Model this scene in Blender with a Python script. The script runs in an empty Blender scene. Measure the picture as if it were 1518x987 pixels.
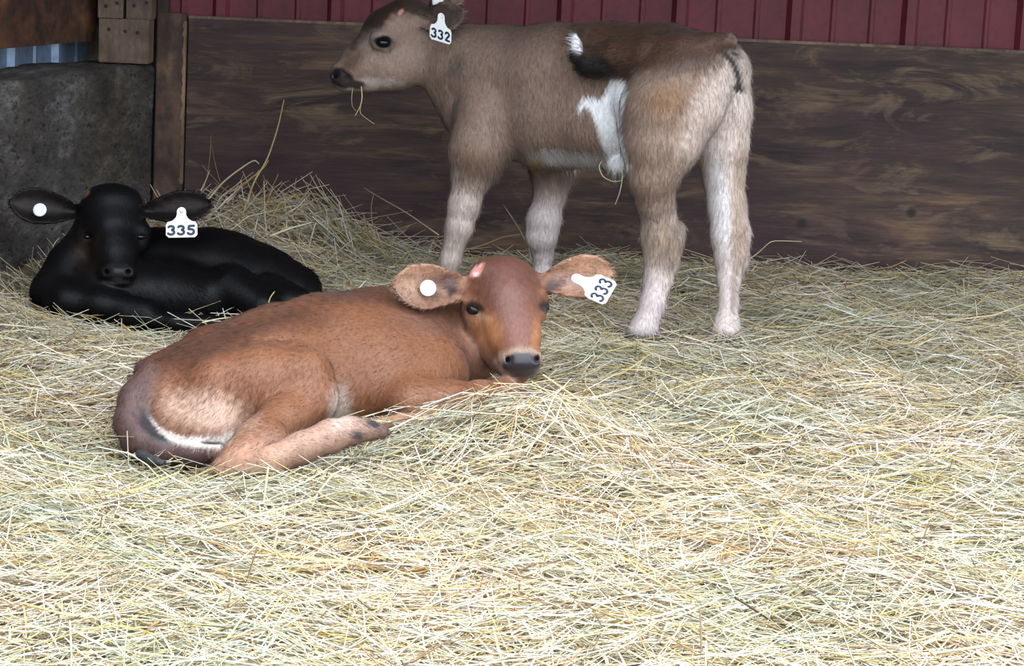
import bpy, math, random
import numpy as np
from mathutils import Vector, Matrix

# ------------------------------------------------------------------ camera, light
F, CX, CY = 3000.0, 594.0, 364.0           # focal length and principal point in pixels of the 1518 x 987 frame
TH, RO, H = math.radians(8.05), math.radians(2.4), 0.845
scene = bpy.context.scene
COL = scene.collection
fwd = np.array([0, math.cos(TH), -math.sin(TH)])
_r0 = np.array([1.0, 0, 0]); _u0 = np.array([0, math.sin(TH), math.cos(TH)])
rgt = _r0*math.cos(RO) + _u0*math.sin(RO)
up = _u0*math.cos(RO) - _r0*math.sin(RO)
CAM = np.array([0, 0, H])
cd = bpy.data.cameras.new('camera'); cam = bpy.data.objects.new('camera', cd); COL.objects.link(cam)
cd.sensor_width = 36.0; cd.lens = F/1518*36.0
cd.shift_x = (759.0-CX)/1518; cd.shift_y = (CY-493.5)/1518
cd.clip_start = 0.05; cd.clip_end = 200
cam.matrix_world = Matrix(((rgt[0], up[0], -fwd[0], 0), (rgt[1], up[1], -fwd[1], 0), (rgt[2], up[2], -fwd[2], H), (0, 0, 0, 1)))
scene.camera = cam

w = bpy.data.worlds.new('overcast_sky'); scene.world = w; w.use_nodes = True
bg = w.node_tree.nodes['Background']
bg.inputs[0].default_value = (0.80, 0.90, 1.0, 1)
_t = w.node_tree; _tc = _t.nodes.new('ShaderNodeTexCoord'); _sp = _t.nodes.new('ShaderNodeSeparateXYZ'); _mr = _t.nodes.new('ShaderNodeMapRange')
_t.links.new(_tc.outputs['Generated'], _sp.inputs[0]); _t.links.new(_sp.outputs[2], _mr.inputs[0]); _t.links.new(_mr.outputs[0], bg.inputs[1])
_mr.inputs['From Min'].default_value = 0.0; _mr.inputs['From Max'].default_value = 1.0      # overcast sky: zenith three times the horizon
_mr.inputs['To Min'].default_value = 0.75; _mr.inputs['To Max'].default_value = 2.25
scene.view_settings.view_transform = 'Standard'; scene.view_settings.look = 'None'
scene.view_settings.gamma = 1.0; scene.view_settings.use_curve_mapping = False
scene.view_settings.exposure = 1.82
ROOF_Z, ROOF_EDGE = 1.80, 3.38  # height and front edge of the unseen roof, set to darken the back

rng = np.random.default_rng(7); random.seed(7)

# ------------------------------------------------------------------ pixel helpers
def ray(px, py):
    return fwd + (px-CX)/F*rgt - (py-CY)/F*up
def P(px, py, Y):                          # point on the ray at distance Y into the barn
    d = ray(px, py); return CAM + d*(Y/d[1])
def G(px, py, z=0.0):                      # point on the ray at height z
    d = ray(px, py); return CAM + d*((z-H)/d[2])
def dep(p): return float(np.dot(np.asarray(p)-CAM, fwd))
def R(px, py, Y, r): return r*dep(P(px, py, Y))/F
def project(v):
    q = v-CAM; z = q@fwd
    return CX+F*(q@rgt)/z, CY-F*(q@up)/z, z

# ------------------------------------------------------------------ materials
def nt(name):
    m = bpy.data.materials.new(name); m.use_nodes = True
    t = m.node_tree; return m, t, t.nodes['Principled BSDF']
def N(t, k, **kw):
    n = t.nodes.new(k)
    for a, b in kw.items(): setattr(n, a, b)
    return n
def plain(name, col, rough=0.6, **kw):
    m, t, b = nt(name); b.inputs['Base Color'].default_value = (*col, 1); b.inputs['Roughness'].default_value = rough
    for k, v in kw.items(): b.inputs[k].default_value = v
    return m
def ramp(t, stops):
    n = N(t, 'ShaderNodeValToRGB'); e = n.color_ramp.elements
    while len(e) < len(stops): e.new(0.5)
    for x, (p, c) in zip(e, stops): x.position = p; x.color = (*c, 1)
    return n
def noise(t, scale, detail=4, rough=0.6, vec=None, sc=None, dist=0.0):
    n = N(t, 'ShaderNodeTexNoise'); n.inputs['Scale'].default_value = scale
    n.inputs['Detail'].default_value = detail; n.inputs['Roughness'].default_value = rough
    n.inputs['Distortion'].default_value = dist
    tc = N(t, 'ShaderNodeTexCoord'); mp = N(t, 'ShaderNodeMapping')
    if sc: mp.inputs['Scale'].default_value = sc
    t.links.new(tc.outputs['Object'], mp.inputs[0]); t.links.new(mp.outputs[0], n.inputs['Vector'])
    return n
def mix(t, a, b, f, mode='MIX'):
    n = N(t, 'ShaderNodeMix', data_type='RGBA', blend_type=mode)
    for s, v in ((6, a), (7, b), (0, f)):
        if hasattr(v, 'links') or hasattr(v, 'is_output'): t.links.new(v, n.inputs[s])
        elif s == 0: n.inputs[0].default_value = v
        else: n.inputs[s].default_value = (*v, 1)
    return n.outputs[2]
def bump(t, b, h, strength, dist=0.01):
    n = N(t, 'ShaderNodeBump'); n.inputs['Strength'].default_value = strength; n.inputs['Distance'].default_value = dist
    t.links.new(h, n.inputs['Height']); t.links.new(n.outputs[0], b.inputs['Normal'])

def wood(name, stops, grain=(1.2, 1.2, 14), patch=False, rough=0.75, bstr=0.35):
    m, t, b = nt(name)
    n1 = noise(t, 3.2, 6, 0.65, sc=grain, dist=0.6); n2 = noise(t, 2.3, 4, 0.6, sc=(1, 1, 2.2)); n3 = noise(t, 9, 5, 0.7, sc=(grain[0], grain[1], grain[2]*2.5))
    r1 = ramp(t, stops); t.links.new(n1.outputs[0], r1.inputs[0])
    r2 = ramp(t, [(0.35, (0.55, 0.5, 0.52)), (0.65, (1.3, 1.2, 1.1))]); t.links.new(n2.outputs[0], r2.inputs[0])
    r3 = ramp(t, [(0.3, (0.55, 0.53, 0.53)), (0.62, (1.12, 1.1, 1.08))]); t.links.new(n3.outputs[0], r3.inputs[0])
    c = mix(t, r1.outputs[0], r2.outputs[0], 1.0, 'MULTIPLY'); c = mix(t, c, r3.outputs[0], 0.8, 'MULTIPLY')
    if patch:                                    # worn tan patches, purple-brown stain, dark knots
        n4 = noise(t, 4.5, 7, 0.68, sc=(0.8, 0.8, 2.6), dist=0.9); r4 = ramp(t, [(0.52, (0, 0, 0)), (0.66, (1, 1, 1))]); t.links.new(n4.outputs[0], r4.inputs[0])
        c = mix(t, c, mix(t, (0.17, 0.112, 0.066), r3.outputs[0], 1.0, 'MULTIPLY'), r4.outputs[0])
        n5 = noise(t, 2.1, 5, 0.6, sc=(1, 1, 1.8)); r5 = ramp(t, [(0.5, (0, 0, 0)), (0.62, (0.7, 0.7, 0.7))]); t.links.new(n5.outputs[0], r5.inputs[0])
        c = mix(t, c, mix(t, (0.060, 0.024, 0.028), r3.outputs[0], 1.0, 'MULTIPLY'), r5.outputs[0])
        vo = N(t, 'ShaderNodeTexVoronoi'); vo.inputs['Scale'].default_value = 3.2
        tc = N(t, 'ShaderNodeTexCoord'); t.links.new(tc.outputs['Object'], vo.inputs['Vector'])
        r6 = ramp(t, [(0.045, (1, 1, 1)), (0.075, (0, 0, 0))]); t.links.new(vo.outputs['Distance'], r6.inputs[0])
        c = mix(t, c, (0.016, 0.010, 0.009), r6.outputs[0])
    t.links.new(c, b.inputs['Base Color']); b.inputs['Roughness'].default_value = rough
    bump(t, b, n3.outputs[0], bstr, 0.004); return m
M = {}
M['plywood'] = wood('weathered_plywood', [(0.30, (0.016, 0.010, 0.010)), (0.45, (0.052, 0.030, 0.028)), (0.57, (0.075, 0.046, 0.036)), (0.70, (0.17, 0.105, 0.06))], (0.9, 0.9, 7), patch=True)

M['board'] = wood('brown_board', [(0.30, (0.035, 0.020, 0.016)), (0.5, (0.085, 0.050, 0.036)), (0.72, (0.18, 0.11, 0.07))], (4, 4, 1.6))
M['edge'] = wood('raw_wood_edge', [(0.3, (0.16, 0.10, 0.06)), (0.7, (0.36, 0.25, 0.15))], (9, 9, 1.5))
M['block'] = wood('block_wood', [(0.30, (0.085, 0.06, 0.045)), (0.5, (0.17, 0.12, 0.085)), (0.75, (0.25, 0.18, 0.125))], (9, 9, 1.1))
M['rust'] = wood('rusty_board', [(0.34, (0.018, 0.011, 0.009)), (0.5, (0.065, 0.030, 0.018)), (0.70, (0.20, 0.085, 0.036))], (2.5, 2.5, 2.5))
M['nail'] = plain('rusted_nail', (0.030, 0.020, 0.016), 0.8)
def siding_mat(name, c0, c1, rough, metal):
    m, t, b = nt(name)
    n1 = noise(t, 5, 6, 0.7, sc=(1, 1, 0.5)); n2 = noise(t, 40, 3, 0.6)
    r = ramp(t, [(0.35, c0), (0.65, c1)]); t.links.new(n1.outputs[0], r.inputs[0])
    r2 = ramp(t, [(0.32, (0.6, 0.6, 0.6)), (0.5, (1, 1, 1))]); t.links.new(n2.outputs[0], r2.inputs[0])
    t.links.new(mix(t, r.outputs[0], r2.outputs[0], 0.7, 'MULTIPLY'), b.inputs['Base Color'])
    b.inputs['Roughness'].default_value = rough; b.inputs['Metallic'].default_value = metal
    bump(t, b, n2.outputs[0], 0.08, 0.003); return m
M['red'] = siding_mat('red_painted_steel', (0.090, 0.008, 0.016), (0.150, 0.013, 0.027), 0.62, 0.0)
M['galv'] = siding_mat('galvanised_steel', (0.17, 0.23, 0.33), (0.34, 0.44, 0.60), 0.4, 0.45)
m, t, b = nt('old_concrete'); M['concrete'] = m
n1 = noise(t, 12, 9, 0.8, sc=(1, 0.3, 1)); n2 = noise(t, 75, 5, 0.75, sc=(1, 0.3, 1)); n3 = noise(t, 2.0, 3, 0.5)
r1 = ramp(t, [(0.36, (0.030, 0.026, 0.024)), (0.52, (0.095, 0.083, 0.074)), (0.66, (0.24, 0.22, 0.21))]); t.links.new(n1.outputs[0], r1.inputs[0])
r2 = ramp(t, [(0.34, (0.18, 0.17, 0.16)), (0.47, (1, 1, 1)), (0.68, (1.25, 1.25, 1.25)), (0.76, (2.0, 1.95, 1.85))]); t.links.new(n2.outputs[0], r2.inputs[0])
r3 = ramp(t, [(0.4, (0.75, 0.68, 0.58)), (0.6, (1.05, 1.05, 1.12))]); t.links.new(n3.outputs[0], r3.inputs[0])
c = mix(t, r1.outputs[0], r2.outputs[0], 1.0, 'MULTIPLY'); c = mix(t, c, r3.outputs[0], 1.0, 'MULTIPLY')
t.links.new(c, b.inputs['Base Color']); b.inputs['Roughness'].default_value = 0.85
vo = N(t, 'ShaderNodeTexVoronoi'); vo.inputs['Scale'].default_value = 42; tc = N(t, 'ShaderNodeTexCoord'); mp = N(t, 'ShaderNodeMapping'); mp.inputs['Scale'].default_value = (1, 0.3, 1)
t.links.new(tc.outputs['Object'], mp.inputs[0]); t.links.new(mp.outputs[0], vo.inputs['Vector'])
rv = ramp(t, [(0.10, (0.15, 0.14, 0.13)), (0.24, (1, 1, 1))]); t.links.new(vo.outputs['Distance'], rv.inputs[0])
n6 = noise(t, 22, 3, 0.6, sc=(1, 0.3, 1)); r6 = ramp(t, [(0.47, (0, 0, 0)), (0.56, (1, 1, 1))]); t.links.new(n6.outputs[0], r6.inputs[0])
t.links.new(mix(t, c, mix(t, c, rv.outputs[0], 1.0, 'MULTIPLY'), r6.outputs[0]), b.inputs['Base Color'])
bump(t, b, n2.outputs[0], 0.9, 0.012)
m, t, b = nt('straw_litter'); M['litter'] = m
n1 = noise(t, 60, 6, 0.75, sc=(1, 3, 1)); r1 = ramp(t, [(0.3, (0.05, 0.035, 0.02)), (0.5, (0.22, 0.165, 0.09)), (0.7, (0.45, 0.37, 0.22))]); t.links.new(n1.outputs[0], r1.inputs[0])
t.links.new(r1.outputs[0], b.inputs['Base Color']); b.inputs['Roughness'].default_value = 0.9; bump(t, b, n1.outputs[0], 0.8, 0.01)
m, t, b = nt('barn_yard'); M['yard'] = m
n1 = noise(t, 3, 6, 0.7); r1 = ramp(t, [(0.35, (0.20, 0.19, 0.165)), (0.65, (0.36, 0.34, 0.30))]); t.links.new(n1.outputs[0], r1.inputs[0])
t.links.new(r1.outputs[0], b.inputs['Base Color']); b.inputs['Roughness'].default_value = 0.9
m, t, b = nt('straw'); M['straw'] = m
a = N(t, 'ShaderNodeAttribute', attribute_name='col'); t.links.new(a.outputs['Color'], b.inputs['Base Color']); b.inputs['Roughness'].default_value = 0.5
b.inputs['Specular IOR Level'].default_value = 0.35
M['roof'] = wood('roof_boards', [(0.3, (0.07, 0.05, 0.04)), (0.7, (0.16, 0.12, 0.09))], (10, 1, 1))

def coat_mats(name, rough, sheen, spec):
    m, t, b = nt(name+'_hide')
    a = N(t, 'ShaderNodeAttribute', attribute_name='col')
    n2 = noise(t, 150, 3, 0.7, sc=(1, 1, 0.35)); r2 = ramp(t, [(0.3, (0.78, 0.76, 0.75)), (0.7, (1.15, 1.15, 1.15))]); t.links.new(n2.outputs[0], r2.inputs[0])
    t.links.new(mix(t, a.outputs['Color'], r2.outputs[0], 1.0, 'MULTIPLY'), b.inputs['Base Color'])
    ro = N(t, 'ShaderNodeAttribute', attribute_name='wet')
    mr = N(t, 'ShaderNodeMapRange'); mr.inputs['To Min'].default_value = rough; mr.inputs['To Max'].default_value = 0.22
    t.links.new(ro.outputs['Fac'], mr.inputs[0]); t.links.new(mr.outputs[0], b.inputs['Roughness'])
    b.inputs['Sheen Weight'].default_value = sheen; b.inputs['Sheen Roughness'].default_value = 0.45
    b.inputs['Specular IOR Level'].default_value = spec
    bump(t, b, n2.outputs[0], 0.25, 0.004)
    h, t, b = nt(name+'_hair')
    a = N(t, 'ShaderNodeAttribute', attribute_name='col'); t.links.new(a.outputs['Color'], b.inputs['Base Color'])
    nn = N(t, 'ShaderNodeAttribute', attribute_name='nrm'); t.links.new(nn.outputs['Vector'], b.inputs['Normal'])
    b.inputs['Roughness'].default_value = rough; b.inputs['Specular IOR Level'].default_value = spec
    b.inputs['Sheen Weight'].default_value = sheen
    return m, h
M['tan'], M['tan_hair'] = coat_mats('tan_calf', 0.6, 0.05, 0.28)
M['brown'], M['brown_hair'] = coat_mats('brown_calf', 0.55, 0.04, 0.35)
M['black'], M['black_hair'] = coat_mats('black_calf', 0.45, 0.0, 0.16)
M['eye'] = plain('dark_eye', (0.006, 0.005, 0.006), 0.08, **{'Specular IOR Level': 0.35})
M['tag'] = plain('white_tag_plastic', (0.74, 0.76, 0.74), 0.4)
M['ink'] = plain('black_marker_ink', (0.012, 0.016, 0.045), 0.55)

# ------------------------------------------------------------------ object helpers
def link(name, me, mat, parent=None, **props):
    o = bpy.data.objects.new(name, me); COL.objects.link(o)
    if mat is not None and me is not None: me.materials.append(mat)
    if parent is not None: o.parent = parent
    for k, v in props.items(): o[k] = v
    return o
def mesh(name, v, f, smooth=False):
    me = bpy.data.meshes.new(name); me.from_pydata([tuple(map(float, p)) for p in v], [], [tuple(q) for q in f])
    if smooth: me.polygons.foreach_set('use_smooth', [True]*len(me.polygons))
    me.update(); return me
def fast_mesh(name, v, f, smooth=True):
    v = np.asarray(v, np.float32); f = np.asarray(f, np.int32); k = f.shape[1]
    me = bpy.data.meshes.new(name); me.vertices.add(len(v)); me.vertices.foreach_set('co', v.ravel())
    me.loops.add(f.size); me.loops.foreach_set('vertex_index', f.ravel())
    me.polygons.add(len(f)); me.polygons.foreach_set('loop_start', np.arange(0, f.size, k, dtype=np.int32))
    me.polygons.foreach_set('loop_total', np.full(len(f), k, np.int32))
    me.polygons.foreach_set('use_smooth', np.full(len(f), smooth, bool))
    me.update(calc_edges=True); me.validate(); return me
def attr(me, name, kind, data):
    a = me.attributes.new(name, kind, 'POINT')
    a.data.foreach_set('color' if 'COLOR' in kind else ('vector' if 'VECTOR' in kind else 'value'), np.asarray(data, np.float32).ravel())
def box(x0, x1, y0, y1, z0, z1, bev=0.0):
    import bmesh
    bm = bmesh.new(); bmesh.ops.create_cube(bm, size=1)
    for q in bm.verts: q.co = Vector(((x0+x1)/2+q.co.x*(x1-x0), (y0+y1)/2+q.co.y*(y1-y0), (z0+z1)/2+q.co.z*(z1-z0)))
    if bev: bmesh.ops.bevel(bm, geom=bm.edges[:], offset=bev, segments=2, affect='EDGES')
    me = bpy.data.meshes.new('box'); bm.to_mesh(me); bm.free(); return me

# ------------------------------------------------------------------ the setting
WY = 5.80                                   # inner face of the back wall boards
XE = 5.0                                    # the wall goes on to the right of the photograph's edge
PT = 0.655                                  # top of the plywood
wall = link('wall_back', box(-1.35, XE, WY+0.06, WY+0.10, -0.1, ROOF_Z), M['roof'], kind='structure')
# plywood sheets
x = -0.632
first = True
while x < XE:
    x1 = min(x+2.44, XE)
    link('plywood_sheet', box(x+0.001, x1-0.001, WY, WY+0.018, -0.1, PT, 0.0015), M['plywood'], wall); x = x1
link('plywood_top_edge', box(-0.632, XE, WY-0.001, WY+0.02, PT-0.004, PT+0.006, 0.002), M['block'], wall)
link('upright_board', box(-0.718, -0.636, WY-0.022, WY+0.02, -0.1, PT+0.012, 0.003), M['board'], wall)
# torn pale edge of the upright board
pts = []
for i in range(40):
    z = 0.18 + (PT-0.19)*i/39; wd = 0.004+0.006*abs(math.sin(i*1.7)*math.sin(i*0.61+1))
    pts.append((z, wd))
v = []; f = []
for z, wd in pts: v += [(-0.636-wd, WY-0.0235, z), (-0.6345, WY-0.0235, z), (-0.6345, WY+0.0, z)]
for i in range(len(pts)-1):
    a = 3*i; f += [(a, a+1, a+4, a+3), (a+1, a+2, a+5, a+4)]
link('splintered_edge', mesh('splintered_edge', v, f), M['edge'], wall)
# red ribbed siding sheets above, each of three rib pitches
PITCH = 0.329
def siding_profile(x0, n):
    pr = []
    for i in range(n):
        b0 = x0+i*PITCH
        pr += [(b0, 0), (b0+0.012, 0.019), (b0+0.038, 0.019), (b0+0.050, 0)]
        for q in (0.125, 0.235): pr += [(b0+q, 0), (b0+q+0.006, 0.005), (b0+q+0.014, 0.005), (b0+q+0.020, 0)]
    pr.append((x0+n*PITCH, 0)); return pr
def siding(name, prof, place, mat, parent, th=0.0015):
    v = []; f = []; n = len(prof)
    for s in (0, 1):
        for z in (0, 1):
            for a, d in prof: v.append(place(a, d-s*th, z))
    for i in range(n-1): f += [(i, i+1, n+i+1, n+i), (2*n+i+1, 2*n+i, 3*n+i, 3*n+i+1)]
    return link(name, mesh(name, v, f), mat, parent)
x = -0.70
rib0 = P(997, 20, WY+0.02)[0]               # a main rib stands here
xs = rib0 - PITCH*6
while xs < XE-0.5:
    siding('siding_sheet', siding_profile(xs, 3), lambda a, d, z: (a, WY+0.045-d, (PT-0.03, ROOF_Z)[z]), M['red'], wall); xs += 3*PITCH
# dark trim strip that covers the left end of the siding
link('edge_trim', box(-0.722, -0.690, WY-0.005, WY+0.05, PT-0.02, ROOF_Z, 0.002), M['board'], wall)
# corner post blocks
def block(px0, px1, py0, py1, Y, holes):
    a = P(px0, py1, Y); c = P(px1, py0, Y)
    o = link('corner_block', box(a[0], c[0], Y, Y+0.10, a[2], c[2], 0.003), M['block'], wall)
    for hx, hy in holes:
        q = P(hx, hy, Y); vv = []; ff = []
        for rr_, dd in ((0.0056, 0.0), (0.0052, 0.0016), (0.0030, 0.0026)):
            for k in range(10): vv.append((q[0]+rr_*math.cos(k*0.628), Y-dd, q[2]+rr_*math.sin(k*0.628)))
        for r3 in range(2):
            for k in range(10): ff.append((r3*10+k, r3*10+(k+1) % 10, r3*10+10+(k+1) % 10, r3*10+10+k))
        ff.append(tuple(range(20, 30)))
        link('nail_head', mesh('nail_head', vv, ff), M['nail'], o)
YB = WY-0.16
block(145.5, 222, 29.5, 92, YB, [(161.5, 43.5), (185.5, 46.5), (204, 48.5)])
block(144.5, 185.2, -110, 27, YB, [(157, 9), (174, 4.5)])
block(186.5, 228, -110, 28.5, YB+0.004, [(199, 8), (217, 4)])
# left wall: concrete knee wall, with steel siding and planks above it
CT = 0.523
A = np.array([-0.722, WY-0.01]); B = np.array([-0.955, 4.64])
dirw = (A-B)/np.linalg.norm(A-B); nrm = np.array([-dirw[1], dirw[0]])       # nrm points away from the stall
L = 4.6
import bmesh
bm = bmesh.new()
nu, nv = 150, 34
prof = []                                    # rounded section of the wall
for i in range(nv+1):
    s = i/nv
    if s < 0.62: prof.append((0.0, -0.12+(CT+0.12-0.02)*s/0.62))
    elif s < 0.74:
        a_ = (s-0.62)/0.12*math.pi/2; prof.append((0.02-0.02*math.cos(a_), CT-0.02+0.02*math.sin(a_)))
    else: prof.append((0.02+0.19*(s-0.74)/0.26, CT))
rr = random.Random(3)
grid = []
for iu in range(nu+1):
    row = []
    for (q, z) in prof:
        wob = 0.003*math.sin(iu*0.21+z*9)+0.002*math.sin(iu*0.33-z*13+q*20)+rr.uniform(-.0010, .0010)
        p = A - dirw*(L*iu/nu) + nrm*(q+wob*0.8)
        row.append(bm.verts.new((p[0], p[1], z+(wob*0.9 if z > 0.45 else 0))))
    grid.append(row)
for i in range(nu):
    for j in range(nv): bm.faces.new((grid[i][j], grid[i][j+1], grid[i+1][j+1], grid[i+1][j]))
bot = []
for i in (0, nu):
    p = A - dirw*(L*i/nu) + nrm*0.21; bot.append(bm.verts.new((p[0], p[1], -0.12)))
bm.faces.new((grid[0][-1], bot[0], bot[1], grid[nu][-1])) if False else None
bm.faces.new([grid[0][j] for j in range(nv, -1, -1)]+[bot[0]]) ; bm.faces.new([grid[nu][j] for j in range(nv+1)]+[bot[1]])
me = bpy.data.meshes.new('wall_left'); bm.to_mesh(me); bm.free()
for p_ in me.polygons: p_.use_smooth = True
wl = link('wall_left', me, M['concrete'], kind='structure')
def wlp(s, q, z): p = A - dirw*s + nrm*q; return (p[0], p[1], z)
def gp():
    pr = []
    for i in range(15):
        b0 = -0.1+i*0.31
        pr += [(b0, 0), (b0+0.01, 0.018), (b0+0.034, 0.018), (b0+0.044, 0), (b0+0.15, 0), (b0+0.156, 0.006), (b0+0.170, 0.006), (b0+0.176, 0)]
    return pr
siding('steel_siding', gp(), lambda a, d, z: wlp(a, 0.215-d, (CT-0.01, ROOF_Z)[z]), M['galv'], wl)
def wbox(name, s0, s1, q0, q1, z0, z1, mat, parent):
    c = [wlp(s, q, z) for s in (s0, s1) for q in (q0, q1) for z in (z0, z1)]
    return link(name, mesh(name, c, [(0, 1, 3, 2), (4, 6, 7, 5), (0, 4, 5, 1), (2, 3, 7, 6), (0, 2, 6, 4), (1, 5, 7, 3)]), mat, parent)
wbox('plank', 0.10, 4.5, 0.145, 0.185, 0.582, 0.83, M['rust'], wl)
wbox('plank', 0.06, 4.5, 0.145, 0.185, 0.836, 1.06, M['rust'], wl)
wbox('plank', 0.06, 4.5, 0.145, 0.185, 1.066, 1.30, M['rust'], wl)
# unseen roof over the stall, open at the front, lowered to darken the back
link('unseen_roof', box(-1.6, XE+0.4, ROOF_EDGE, WY+0.3, ROOF_Z, ROOF_Z+0.08), M['roof'], kind='structure')

# ------------------------------------------------------------------ bedding height
def gauss(x, y, cx, cy, sx, sy, h): return h*np.exp(-((x-cx)/sx)**2-((y-cy)/sy)**2)
def ground(x, y):
    x = np.asarray(x, float); y = np.asarray(y, float)
    z = 0.010*np.sin(x*5.1+1.3)*np.sin(y*4.3)+0.007*np.sin(x*11+y*7)
    z = z+gauss(x, y, -0.38, 5.72, 0.26, 0.40, 0.115)+gauss(x, y, -0.24, 5.62, 0.10, 0.25, 0.040)
    dw = (x-B[0])*(-nrm[0])+(y-B[1])*(-nrm[1])                 # distance from the concrete wall
    z = z+0.10*np.exp(-np.clip(dw, 0, 9)/0.07)
    z = z+gauss(x, y, 0.24, 3.45, 0.17, 0.12, 0.070)+gauss(x, y, 0.50, 4.20, 0.26, 0.12, 0.030)
    z = z+gauss(x, y, -0.75, 4.30, 0.22, 0.10, 0.02)-gauss(x, y, -0.42, 4.36, 0.30, 0.12, 0.035)-gauss(x, y, -0.28, 3.24, 0.30, 0.11, 0.045)-gauss(x, y, -0.10, 3.26, 0.16, 0.10, 0.02)
    return z
gx = np.linspace(-1.3, XE, 160); gy = np.linspace(1.6, WY+0.05, 110)
XX, YY = np.meshgrid(gx, gy, indexing='ij'); ZZ = ground(XX, YY)-0.022
idx = np.arange(XX.size).reshape(XX.shape)
fl = np.stack([idx[:-1, :-1], idx[1:, :-1], idx[1:, 1:], idx[:-1, 1:]], -1).reshape(-1, 4)
link('floor', fast_mesh('floor', np.stack([XX, YY, ZZ], -1).reshape(-1, 3), fl), M['litter'], kind='structure')
link('ground_outside', mesh('ground_outside', [(-30, -40, -0.06), (30, -40, -0.06), (30, 1.7, -0.06), (-30, 1.7, -0.06)], [(0, 1, 2, 3)]), M['yard'], kind='structure')

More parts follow.
